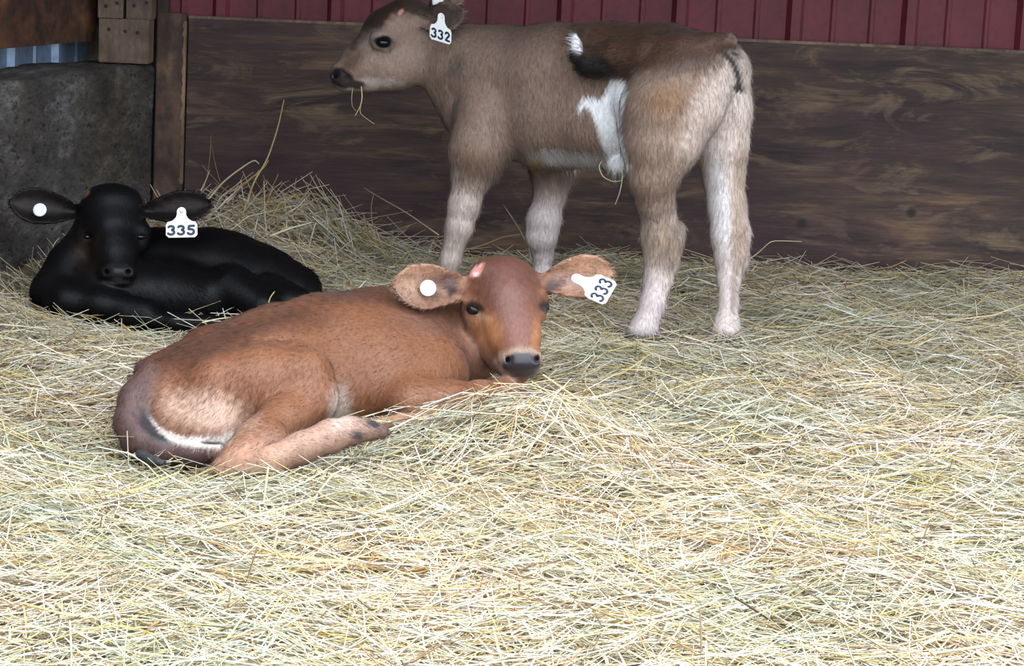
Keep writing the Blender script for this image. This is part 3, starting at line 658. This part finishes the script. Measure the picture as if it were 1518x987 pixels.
# ================================================================== lying brown calf, 333
BRN = (0.185, 0.070, 0.031); BDK = (0.080, 0.028, 0.014); BLT = (0.36, 0.19, 0.115); BPU = (0.078, 0.040, 0.035)
K_ = Body(); Bc = K_
Bc.chain([(252, 612, 3.47, 68), (275, 605, 3.49, 74), (320, 588, 3.54, 86), (400, 562, 3.64, 98), (480, 542, 3.74, 103), (560, 533, 3.83, 103), (603, 530, 3.87, 92)], 0.03, flow=(-1, -.2, -.5), col=BRN)
Bc.chain([(262, 636, 3.42, 46), (320, 640, 3.40, 42), (400, 600, 3.58, 60), (560, 560, 3.72, 78), (612, 560, 3.74, 70)], 0.04, flow=(-1, -.2, -.5), col=BRN)
# neck, dewlap
Bc.chain([(612, 505, 3.90, 74), (664, 488, 3.93, 56), (712, 474, 3.91, 44)], 0.035, flow=(-.6, 0, -1), col=BRN)
Bc.chain([(640, 545, 3.80, 54), (690, 532, 3.85, 34), (718, 535, 3.86, 22)], 0.035, flow=(-.4, 0, -1), col=BRN)
# shoulder, fore leg
Bc.chain([(632, 560, 3.72, 52), (615, 590, 3.63, 42)], 0.06, flow=(-.5, 0, -1), col=BRN)
Bc.chain([(612, 598, 3.59, 38), (668, 596, 3.60, 30), (712, 588, 3.64, 22), (748, 580, 3.69, 18), (768, 584, 3.71, 15)], 0.02, flow=(1, 0, 0), col=BRN)
Bc.chain([(640, 622, 3.55, 15), (596, 626, 3.50, 12), (560, 630, 3.47, 11)], 0.012, flow=(-1, 0, 0), col=BLT)
# thigh
Bc.chain([(330, 585, 3.44, 66), (390, 575, 3.44, 60), (440, 572, 3.44, 52)], 0.025, flow=(-.5, 0, -1), col=BRN)
Bc.chain([(452, 560, 3.43, 42), (463, 590, 3.41, 36)], 0.02, flow=(-.5, 0, -1), col=BRN)
Bc.chain([(462, 592, 3.41, 36), (420, 625, 3.35, 34), (380, 655, 3.28, 34)], 0.018, flow=(-1, 0, -.5), col=BRN)
Bc.chain([(400, 658, 3.27, 32), (360, 675, 3.24, 27), (328, 692, 3.22, 15)], 0.014, flow=(-1, 0, -.5), col=BRN)
Bc.chain([(345, 690, 3.215, 16), (400, 684, 3.20, 22), (445, 664, 3.22, 23), (490, 646, 3.25, 24), (520, 638, 3.27, 20), (545, 637, 3.28, 15)], 0.010, flow=(1, 0, 0), col=(0.33, 0.19, 0.135))
Bc.chain([(545, 638, 3.28, 13), (566, 640, 3.29, 11)], 0.01, flow=(1, 0, 0), col=(0.05, 0.035, 0.035))
# tail round the rump
Bc.chain([(222, 547, 3.46, 14), (199, 590, 3.42, 20), (192, 625, 3.39, 20), (205, 653, 3.36, 21), (240, 668, 3.34, 20), (285, 672, 3.32, 16), (325, 668, 3.29, 10)], 0.022, flow=(0, -.5, -1), col=BPU)
Bc.chain([(208, 673, 3.28, 8), (226, 683, 3.26, 8), (240, 686, 3.25, 6)], 0.006, flow=(1, 0, 0), col=(0.03, 0.03, 0.03))
# spine and hip bones
Bc.chain([(215, 548, 3.55, 16), (300, 508, 3.66, 18), (400, 468, 3.76, 18)], 0.03, flow=(-1, 0, -.3), col=BDK)
Bc.chain([(380, 528, 3.50, 24), (440, 526, 3.48, 20), (468, 545, 3.46, 20)], 0.018, flow=(-.5, 0, -1), col=BRN)
# head, turned to the viewer
Bc.E(746, 430, 3.840, 55, 46, 0.070, 8, 0.02, flow=(0, -.3, -1), col=BRN)
Bc.E(745, 404, 3.845, 42, 22, 0.05, 4, 0.025, flow=(0, -.3, -1), col=BDK)
Bc.chain([(706, 455, 3.820, 22), (712, 470, 3.810, 22)], 0.02, flow=(0, -.3, -1), col=BRN)
Bc.chain([(795, 447, 3.820, 19), (792, 464, 3.810, 19)], 0.02, flow=(0, -.3, -1), col=BRN)
Bc.chain([(752, 452, 3.795, 45), (762, 492, 3.755, 37), (769, 520, 3.720, 31)], 0.022, flow=(0, -.3, -1), col=BRN)
Bc.chain([(736, 478, 3.845, 46), (755, 520, 3.785, 33), (766, 540, 3.745, 26)], 0.025, flow=(0, -.3, -1), col=BRN)
Bc.E(773, 536, 3.700, 32, 21, 0.034, -4, 0.014, flow=(0, -.3, -1), col=BRN)
Bc.E(771, 549, 3.720, 27, 12, 0.036, -2, 0.010, flow=(0, -.3, -1), col=BRN)
Bc.chain([(754, 535, 3.668, 4.6), (752, 532, 3.700, 4)], 0.004, op='sub'); Bc.chain([(795, 533, 3.668, 4.6), (796, 530, 3.700, 4)], 0.004, op='sub')
Bc.chain([(748, 549, 3.685, 1.5), (772, 555, 3.670, 1.5), (798, 549, 3.685, 1.5)], 0.004, op='sub')
Bc.E(704, 459, 3.780, 11, 8, 0.016, 35, 0.006, op='sub'); Bc.E(809, 455, 3.785, 8, 8, 0.016, -30, 0.006, op='sub')
Bc.chain([(691, 449, 3.800, 3.2), (703, 449, 3.790, 4.0), (716, 461, 3.785, 3.4)], 0.010, flow=(0, -.3, -1), col=BRN)
Bc.chain([(694, 468, 3.805, 3), (706, 471, 3.797, 3.2), (717, 467, 3.79, 3)], 0.010, flow=(0, -.3, -1), col=BRN)
Bc.chain([(797, 452, 3.80, 3), (808, 445, 3.81, 3.2)], 0.010, flow=(0, -.3, -1), col=BRN)
Bc.chain([(694, 428, 3.835, 16), (668, 426, 3.826, 13)], 0.015, flow=(-1, 0, 0), col=BRN)
Bc.chain([(800, 420, 3.85, 15), (824, 417, 3.845, 12)], 0.015, flow=(1, 0, 0), col=BRN)
Bc.ear(P(686, 426, 3.835), P(579, 424, 3.745), -fwd*1.0+up*0.10, 0.043, cup=0.018, t=0.0042, col=BLT)
Bc.ear(P(806, 418, 3.840), P(908, 404, 3.840), -fwd*1.0+up*0.10, 0.041, cup=0.018, t=0.0042, col=BLT)
Bc.build(); bodies.append(Bc)
Bc.paint(300, 515, 130, 22, BDK, -22, 0.6, 0.7); Bc.paint(200, 590, 26, 70, BPU, 12, 0.5, 0.7); Bc.paint(455, 475, 50, 16, BDK, -10, 0.7, 0.6)


Bc.paint(310, 610, 60, 28, (0.55, 0.36, 0.27), 12, 0.6, 0.75)
Bc.poly([(222, 622), (240, 640), (270, 650), (330, 648), (345, 640), (338, 655), (322, 664), (285, 662), (250, 652), (228, 636)], (0.82, 0.72, 0.64), 6, hair=0.4)
Bc.poly([(207, 604), (216, 606), (226, 624), (236, 640), (248, 650), (256, 657), (240, 658), (218, 646), (207, 628)], (0.030, 0.027, 0.029), 3, wet=0.5, hair=0)
Bc.paint(312, 656, 16, 3, (0.03, 0.025, 0.03), 3, 0.5, hair=0.3); Bc.paint(288, 675, 55, 12, BPU, 4, 0.5, 0.9)
Bc.paint(365, 680, 52, 22, (0.46, 0.24, 0.15), -8, 0.6, 0.6); Bc.paint(360, 698, 40, 8, (0.66, 0.44, 0.34), -5, 0.6, 0.7)
Bc.paint(505, 605, 16, 30, (0.55, 0.44, 0.38), 0, 0.7, 0.6)


Bc.paint(640, 470, 60, 26, (0.17, 0.075, 0.05), -5, 0.8, 0.7); Bc.paint(700, 520, 16, 50, (0.26, 0.135, 0.095), -20, 0.7, 0.6)
Bc.paint(552, 628, 10, 6, (0.04, 0.03, 0.035), 0, 0.5); Bc.paint(528, 645, 10, 7, (0.06, 0.045, 0.05), 0, 0.6)
Bc.paint(360, 492, 150, 12, (0.065, 0.024, 0.013), -20, 0.8, 0.75); Bc.paint(540, 436, 110, 14, (0.075, 0.032, 0.022), 2, 0.8, 0.7)


# face
Bc.paint(748, 420, 50, 50, (0.095, 0.034, 0.024), 5, 0.5, 0.9, ymax=3.93); Bc.paint(765, 470, 24, 60, (0.17, 0.072, 0.055), -10, 0.6, 0.8)
Bc.paint(722, 490, 17, 28, (0.40, 0.165, 0.065), -22, 0.7, 0.8); Bc.paint(797, 495, 8, 26, (0.36, 0.145, 0.06), 5, 0.7, 0.7)
Bc.paint(772, 538, 39, 23, (0.33, 0.22, 0.16), -3, 0.25, 0.9, ymax=3.82)
Bc.paint(773, 539, 31, 17, (0.028, 0.022, 0.025), -3, 0.18, wet=1.0, hair=0, ymax=3.90); Bc.paint(773, 554, 26, 6, (0.05, 0.035, 0.035), 0, 0.4, wet=0.6, hair=0, ymax=3.90)

Bc.paint(704, 459, 16, 11, (0.02, 0.012, 0.010), 35, 0.3, wet=0.4, hair=0); Bc.paint(716, 470, 12, 6, (0.45, 0.25, 0.14), 30, 0.6, 0.7, hair=.4)
Bc.paint(809, 455, 9, 10, (0.02, 0.012, 0.010), -30, 0.4, wet=0.4, hair=0)
Bc.poly([(697, 402), (705, 394), (718, 389), (714, 398), (710, 408), (698, 411)], (0.70, 0.30, 0.26), 2, hair=0, wet=0.4); Bc.paint(705, 406, 4, 3, (0.85, 0.6, 0.55), 0, 0.4, hair=0)
Bc.paint(640, 425, 30, 16, (0.30, 0.155, 0.11), 0, 0.7, 0.7); Bc.paint(668, 424, 10, 15, (0.025, 0.016, 0.016), -20, 0.6, 0.9, ymax=3.90); Bc.paint(616, 411, 14, 5, (0.07, 0.04, 0.035), 5, 0.8, 0.6); Bc.paint(640, 436, 16, 5, (0.03, 0.02, 0.02), 10, 0.8, 0.7)
Bc.paint(612, 428, 22, 16, (0.40, 0.24, 0.17), 0, 0.8, 0.6, ymax=3.86); Bc.paint(655, 417, 18, 9, (0.10, 0.05, 0.04), 0, 0.8, 0.8, ymax=3.86)
Bc.paint(838, 414, 26, 10, (0.12, 0.06, 0.05), -5, 0.8, 0.8, ymax=3.88)
Bc.paint(822, 422, 14, 9, (0.025, 0.016, 0.016), -20, 0.6, 0.95, ymax=3.90); Bc.paint(845, 418, 22, 12, (0.33, 0.19, 0.15), 0, 0.7, 0.7)
Bc.hair_len = Bc.hair_len*np.where((Bc.px > 690) & (Bc.px < 812) & (Bc.py < 565) & (Bc.py > 380), 0.5, 1.0)
r_ = calf_root(520, 600, 'reddish brown calf lying in the straw, wearing ear tag 333')
Bc.emit(r_, M['brown'], M['brown_hair'], 150000, hl=0.013, lift=0.18)
ball('eye', P(704, 459.5, 3.798), 0.0148, M['eye'], r_, (1.25, 0.92, 0.80), [rgt*0.82-up*0.57, rgt*0.57+up*0.82, fwd])
ball('eye', P(804, 455.5, 3.815), 0.0130, M['eye'], r_, (1.1, 0.95, 0.9), [rgt*0.87+up*0.5, -rgt*0.5+up*0.87, fwd])
tag(r_, '333', (853, 412), (904.5, 435.5), (915.5, 419), 3.785, 0.25, 0.0)
disc('ear_button', P(634.5, 427, 3.765), -fwd, 0.0155, 0.003, M['tag'], r_, np.array(r_.location))

# ================================================================== lying black calf, 335
BLK = (0.0042, 0.0038, 0.0044); BL2 = (0.009, 0.0065, 0.006)
Kc = Body()
Kc.chain([(150, 405, 4.70, 62), (230, 410, 4.74, 68), (310, 410, 4.78, 68), (380, 425, 4.80, 58), (430, 438, 4.80, 46)], 0.035, flow=(1, 0, -.6), col=BLK)
Kc.chain([(100, 425, 4.62, 42), (160, 432, 4.58, 48), (250, 440, 4.62, 46), (340, 450, 4.66, 40)], 0.035, flow=(1, 0, -.6), col=BLK)
Kc.chain([(345, 380, 4.84, 36), (400, 405, 4.86, 32), (445, 425, 4.84, 28)], 0.025, flow=(1, 0, -.6), col=BLK)
Kc.chain([(400, 440, 4.66, 36), (430, 452, 4.62, 28), (462, 450, 4.62, 16)], 0.025, flow=(1, 0, -.6), col=BLK)
Kc.chain([(345, 430, 4.64, 38), (390, 455, 4.58, 26)], 0.02, flow=(1, 0, -.6), col=BLK)
Kc.chain([(72, 432, 4.56, 27), (100, 446, 4.52, 26), (150, 452, 4.50, 24), (215, 462, 4.47, 20)], 0.02, flow=(1, 0, -.6), col=BLK)
Kc.chain([(190, 470, 4.47, 18), (260, 478, 4.44, 14), (330, 480, 4.44, 12)], 0.015, flow=(1, 0, 0), col=BLK)
Kc.chain([(130, 385, 4.66, 46), (150, 350, 4.66, 44)], 0.03, flow=(0, 0, -1), col=BLK)
Kc.chain([(105, 395, 4.62, 36), (85, 425, 4.58, 30)], 0.03, flow=(0, 0, -1), col=BLK)
# head
Kc.E(165, 322, 4.64, 50, 44, 0.070, 0, 0.02, flow=(0, -.3, -1), col=BLK)
Kc.E(166, 294, 4.645, 40, 21, 0.05, 0, 0.025, flow=(0, -.3, -1), col=BLK)
Kc.chain([(128, 345, 4.615, 18), (134, 360, 4.61, 18)], 0.02, flow=(0, -.3, -1), col=BLK)
Kc.chain([(207, 345, 4.615, 18), (203, 360, 4.61, 18)], 0.02, flow=(0, -.3, -1), col=BLK)
Kc.chain([(167, 345, 4.60, 36), (171, 375, 4.565, 29), (174, 394, 4.535, 24)], 0.022, flow=(0, -.3, -1), col=BLK)
Kc.chain([(158, 365, 4.65, 42), (168, 395, 4.60, 30), (172, 410, 4.565, 22)], 0.025, flow=(0, -.3, -1), col=BLK)
Kc.E(174, 404, 4.515, 26, 16, 0.032, 0, 0.014, flow=(0, -.3, -1), col=BLK)
Kc.E(174, 416, 4.535, 22, 9, 0.034, 0, 0.010, flow=(0, -.3, -1), col=BLK)
Kc.chain([(159, 404, 4.484, 3.8), (157, 402, 4.515, 3.4)], 0.004, op='sub'); Kc.chain([(189, 404, 4.484, 3.8), (191, 402, 4.515, 3.4)], 0.004, op='sub')
Kc.chain([(155, 416, 4.50, 1.2), (174, 419, 4.49, 1.2), (193, 416, 4.50, 1.2)], 0.004, op='sub')
Kc.E(130, 350, 4.575, 11, 5, 0.012, 15, 0.006, op='sub'); Kc.E(209, 350, 4.575, 9, 5, 0.012, -15, 0.006, op='sub')
Kc.ear(P(112, 314, 4.63), P(13, 300, 4.58), -fwd*1.0+up*0.15, 0.041, cup=0.018, t=0.0042, col=BL2)
Kc.ear(P(215, 313, 4.63), P(312, 303, 4.62), -fwd*1.0+up*0.15, 0.037, cup=0.018, t=0.0042, col=BL2)
Kc.build(); bodies.append(Kc)
Kc.paint(127, 372, 18, 26, (0.022, 0.012, 0.009), 0, 0.8, 0.8); Kc.paint(174, 401, 24, 11, (0.016, 0.014, 0.015), 0, 0.3, wet=0.9, hair=0, ymax=4.6)
Kc.paint(128, 287, 8, 3, (0.22, 0.10, 0.075), -50, 0.5, hair=0, a=.8); Kc.paint(174, 417, 18, 4, (0.04, 0.035, 0.035), 0, 0.4, wet=0.4, hair=0, ymax=4.6)
Kc.paint(55, 305, 36, 8, (0.030, 0.022, 0.022), 5, 0.7, 0.8, ymax=4.7); Kc.paint(268, 303, 34, 8, (0.040, 0.028, 0.028), 0, 0.7, 0.8, ymax=4.7)
Kc.hair_len = Kc.hair_len*np.where((Kc.py < 425) & (Kc.px < 222), 0.5, 1.0)
r_ = calf_root(260, 470, 'black calf lying beside the concrete wall, wearing ear tag 335')
Kc.emit(r_, M['black'], M['black_hair'], 110000, hl=0.015, lift=0.2)
ball('eye', P(130, 350.5, 4.593), 0.0140, M['eye'], r_, (1, 1, 0.6)); ball('eye', P(208, 350.5, 4.593), 0.0140, M['eye'], r_, (1, 1, 0.6))
tag(r_, '335', (269, 312), (270.7, 352), (293.7, 351.6), 4.575, 0.3, 0)
disc('ear_button', P(59, 311, 4.565), -fwd+up*0.2, 0.0155, 0.003, M['tag'], r_, np.array(r_.location))

# ------------------------------------------------------------------ straw bedding
PAL = np.array([(0.62, 0.50, 0.26), (0.74, 0.66, 0.44), (0.52, 0.46, 0.28), (0.40, 0.39, 0.24), (0.84, 0.79, 0.64), (0.42, 0.25, 0.10), (0.70, 0.52, 0.18), (0.20, 0.13, 0.07)])
PW = np.array([.17, .22, .13, .08, .22, .06, .07, .05])
def strands(cen, az, pitch, ln, rad, bend, terrain=True, off=None, seg=3):
    n = len(cen); tt = np.linspace(-.5, .5, seg+1)
    d = np.stack([np.cos(az), np.sin(az), np.zeros(n)], 1); sd = np.stack([-np.sin(az), np.cos(az), np.zeros(n)], 1)
    pts = cen[:, None, :]+d[:, None, :]*(tt[None, :, None]*(ln*np.cos(pitch))[:, None, None])+sd[:, None, :]*((4*tt**2)[None, :, None]*(bend[:, 0]*ln)[:, None, None])
    zz = (off if off is not None else 0)[:, None]+tt[None]*(ln*np.sin(pitch))[:, None]-(4*tt**2)[None]*(bend[:, 1]*ln)[:, None]
    pts[..., 2] = ground(pts[..., 0], pts[..., 1])+zz if terrain else cen[:, 2:3]+zz
    tg = np.gradient(pts, axis=1); tg /= np.linalg.norm(tg, axis=2)[..., None]
    a = np.cross(tg, [0.0, 0.0, 1.0]); a /= np.maximum(np.linalg.norm(a, axis=2), 1e-6)[..., None]; b_ = np.cross(a, tg)
    ph = rng.uniform(0, 6.28, n); fl_ = rng.uniform(0.35, 1.0, n)
    rings = []
    for k in range(3):
        ca, sa = np.cos(ph+k*2.094), np.sin(ph+k*2.094)*fl_
        tp_ = np.array([0.75]+[1.0]*(seg-1)+[0.55])
        rings.append(pts+(a*ca[:, None, None]+b_*sa[:, None, None])*(rad[:, None]*tp_[None])[..., None])
    V = np.stack(rings, 2)                      # n, seg+1, 3, 3
    base = (np.arange(n)*(3*(seg+1)))[:, None]
    q = []
    for s_ in range(seg):
        for k in range(3):
            q.append(np.stack([s_*3+k, s_*3+(k+1) % 3, (s_+1)*3+(k+1) % 3, (s_+1)*3+k], -1))
    q = np.array(q)[None]+base[..., None]
    return V.reshape(-1, 3), q.reshape(-1, 4), pts
def bedding(n):
    # denser where the photograph looks; thinner to the sides
    y = 2.15+(WY-0.03-2.15)*rng.beta(0.95, 1.0, n); half = 0.50+0.32*(y-2.15)
    cx = 0.12*y+0.02; x = cx+rng.uniform(-1.25, 1.35, n)*(0.24*y+0.16)
    dw = (x-B[0])*(-nrm[0])+(y-B[1])*(-nrm[1]); ok = (dw > 0.02) & (y < WY-0.02)
    x, y = x[ok], y[ok]; n = len(x)
    az = np.where(rng.random(n) < 0.55, rng.normal(0, 0.55, n), rng.uniform(-1.57, 1.57, n))
    heap = np.clip(gauss(x, y, -0.38, 5.7, 0.40, 0.5, 1.0), 0, 1)
    pitch = rng.normal(0, 0.16+0.25*heap, n); ln = np.clip(rng.lognormal(-2.1, 0.5, n), 0.04, 0.36)
    rad = rng.uniform(0.0007, 0.0017, n)*np.where(rng.random(n) < 0.12, 1.6, 1.0)*(1+0.35*heap); bend = np.stack([rng.normal(0, 0.16, n), rng.normal(0.0, 0.09, n)], 1)
    off = rng.beta(1.2, 2.0, n)*0.062-0.022+np.abs(np.sin(pitch))*ln*0.3
    cen = np.stack([x, y, np.zeros(n)], 1)
    c = PAL[rng.choice(len(PAL), n, p=PW/PW.sum())]*np.array([1.05, 0.965, 1.04])*rng.uniform(0.75, 1.15, (n, 1))
    patch = 0.5+0.5*np.sin(x*6.3+2*np.sin(y*4.1))*np.sin(y*7.7+x*2.2)      # greener and browner drifts
    c = c*(1-0.25*patch[:, None]*np.array([1.0, 0.6, 0.7]))
    V, q, pts = strands(cen, az, pitch, ln, rad, bend, True, off)
    pw_ = (pts[..., 0]-B[0])*(-nrm[0])+(pts[..., 1]-B[1])*(-nrm[1]); bad = (pw_.min(1) < 0.006) | (pts[..., 1].max(1) > WY-0.003)
    bad |= (pts[..., 2]-ground(pts[..., 0], pts[..., 1])).max(1) > 0.075+0.09*heap
    bad |= (pts[..., 0].min(1) < -0.70) & (pts[..., 1].max(1) > WY-0.03)
    for b_ in bodies:
        ins = np.stack([b_.inside(pts[:, k], 0.0) for k in range(pts.shape[1])], 1)
        bad |= ins.sum(1) >= 1
        # no floating stalks over the lying calves
    kp = ~bad; V = V.reshape(n, -1, 3)[kp]; c = c[kp]; nk = len(c); per = V.shape[1]
    q = (q.reshape(n, -1, 4)[0][None]+(np.arange(nk)*per)[:, None, None]).reshape(-1, 4)
    me = fast_mesh('straw_bedding', V.reshape(-1, 3), q)
    attr(me, 'col', 'FLOAT_COLOR', np.c_[np.repeat(c, per, 0), np.ones(nk*per)])
    link('straw_bedding', me, M['straw'], label='loose pale straw and hay bedding covering the stall floor', category='straw', kind='stuff')
bedding(88000)

# ------------------------------------------------------------------ single stalks one can pick out
def stalk(pts, rad, label, col, group=None, y2=None):
    # pts: (px, py, Y) along the stalk
    p = np.array([P(*q) for q in pts]); seg = []
    for a, b_ in zip(p, p[1:]):
        for k in range(4): seg.append(a+(b_-a)*k/4)
    seg.append(p[-1]); seg = np.array(seg)
    for _ in range(2): seg[1:-1] = 0.5*seg[1:-1]+0.25*(seg[:-2]+seg[2:])
    tg = np.gradient(seg, axis=0); tg /= np.linalg.norm(tg, axis=1)[:, None]
    a = np.cross(tg, fwd); a /= np.linalg.norm(a, axis=1)[:, None]; b_ = np.cross(a, tg); V = []; f = []; n = len(seg)
    base = seg[0].copy()
    for i in range(n):
        r = rad*(1-0.45*i/(n-1))
        for k in range(5): V.append(seg[i]+(a[i]*math.cos(k*1.2566)+b_[i]*math.sin(k*1.2566))*r-base)
    for i in range(n-1):
        for k in range(5): f.append((i*5+k, i*5+(k+1) % 5, (i+1)*5+(k+1) % 5, (i+1)*5+k))
    f += [(4, 3, 2, 1, 0), tuple(range(5*n-5, 5*n))]
    me = mesh('straw_stalk', V, f, True)
    attr(me, 'col', 'FLOAT_COLOR', np.tile([*col, 1], (len(V), 1)))
    o = link('straw_stalk', me, M['straw'], label=label, category='straw'); o.location = base
    if group: o['group'] = group
    return o
GOLD = (0.50, 0.38, 0.16); PALE = (0.62, 0.54, 0.34); DULL = (0.30, 0.22, 0.12)
stalk([(350, 350, 5.45), (375, 270, 5.58), (396, 238, 5.63), (412, 190, 5.68), (421, 148, 5.74)], 0.0032, 'tall golden stalk rising highest from the heap against plywood', GOLD)
stalk([(305, 300, 5.5), (330, 270, 5.6), (352, 253, 5.66), (377, 236, 5.72), (384, 243, 5.73)], 0.0030, 'thick pale stalk with a kinked tip leaning on the plywood', PALE)
stalk([(340, 285, 5.6), (365, 270, 5.63), (391, 249, 5.66), (398, 238, 5.68)], 0.0032, 'golden stalk lying slanted across the foot of the tall stalk', (0.46, 0.30, 0.12))
stalk([(367, 299, 5.5), (376, 270, 5.6), (384, 252, 5.64)], 0.0022, 'short pale stalk leaning on the tall golden stalk', PALE)
stalk([(300, 285, 5.55), (308, 258, 5.62), (312, 225, 5.70), (313, 200, 5.76)], 0.0014, 'thin upright stalk near the splintered board edge', DULL)
stalk([(326, 268, 5.6), (318, 240, 5.68), (314, 215, 5.75)], 0.0014, 'thin stalk crossing the upright one by the splintered board', DULL)
stalk([(298, 282, 5.5), (305, 268, 5.58), (311, 252, 5.62)], 0.0022, 'short bright stalk at the foot of the thin upright stalks', PALE)
stalk([(395, 300, 5.5), (430, 292, 5.6), (466, 284, 5.66), (500, 310, 5.62), (533, 337, 5.58)], 0.0030, 'long bent stalk folded over the right end of the heap', (0.40, 0.31, 0.15))
stalk([(486, 290, 5.62), (505, 308, 5.6), (537, 345, 5.5)], 0.0026, 'brownish stalk sliding down beside the long bent stalk', (0.36, 0.24, 0.11))
stalk([(650, 348, 5.35), (600, 313, 5.55), (565, 294, 5.68), (539, 278, 5.76)], 0.0020, 'long thin stalk slanting up the plywood by the foreleg', PALE)
stalk([(565, 362, 5.45), (551, 330, 5.6), (550, 305, 5.7), (554, 287, 5.76)], 0.0018, 'curved upright stalk under the long slanting stalk', (0.44, 0.37, 0.18))
stalk([(425, 338, 5.3), (424, 310, 5.45), (419, 280, 5.55)], 0.0022, 'upright stalk standing out of the middle of the heap', PALE)
stalk([(400, 350, 5.25), (430, 338, 5.27), (461, 330, 5.3)], 0.0034, 'broad pale stalk lying on top of the heap', (0.62, 0.55, 0.36))
stalk([(787, 385, 5.3), (784, 368, 5.35), (768, 336, 5.5), (746, 303, 5.62)], 0.0024, 'straight stalk leaning behind the far foreleg', PALE)
stalk([(690, 370, 5.4), (720, 362, 5.45), (745, 351, 5.5), (771, 347, 5.55)], 0.0022, 'stalk lying level between the two forelegs', DULL)
stalk([(1108, 386, 5.2), (1125, 374, 5.4), (1142, 357, 5.55), (1165, 357, 5.62), (1188, 358, 5.68)], 0.0018, 'kinked stalk by the far hind leg against the plywood', PALE)
HM = 'stalks hanging from the mouth of the standing calf'
stalk([(535.5, 128, 5.0), (537, 143, 4.985), (535, 156, 4.98), (526, 172, 4.98)], 0.0019, 'thick hay stalk hanging from the mouth of calf 332', GOLD)
stalk([(523, 130, 5.01), (521, 146, 5.0), (522, 158, 5.0), (528, 165, 5.0)], 0.0011, 'thin curved hay wisp hanging at the lips of calf 332', (0.34, 0.29, 0.16))
stalk([(535, 154, 4.98), (533, 168, 4.98), (545, 177, 4.98), (555, 184, 4.98)], 0.0012, 'fine hay wisp trailing below the mouth stalk of calf 332', (0.40, 0.33, 0.18))
stalk([(893, 238, 4.74), (887, 246, 4.72), (893, 262, 4.71), (907, 269, 4.71), (920, 269, 4.71), (926, 260, 4.71)], 0.0016, 'looped hay stalk dangling from the belly of calf 332', PALE)
stalk([(921, 245, 4.72), (923, 264, 4.70), (919, 285, 4.70), (912, 303, 4.70)], 0.0016, 'straight hay stalk dangling from the belly of calf 332', PALE)
stalk([(399, 465, 4.35), (398, 448, 4.36), (401, 440, 4.36), (407, 432, 4.37)], 0.0020, 'small kinked stalk standing up before the black calf', GOLD)
stalk([(300, 478, 4.3), (320, 473, 4.32), (346, 470, 4.33)], 0.0020, 'short stalk lying against the black calf', PALE)
stalk([(192, 490, 4.2), (178, 478, 4.28), (172, 482, 4.3)], 0.0026, 'thick orange stalk poking up before the black calf', (0.58, 0.40, 0.14))
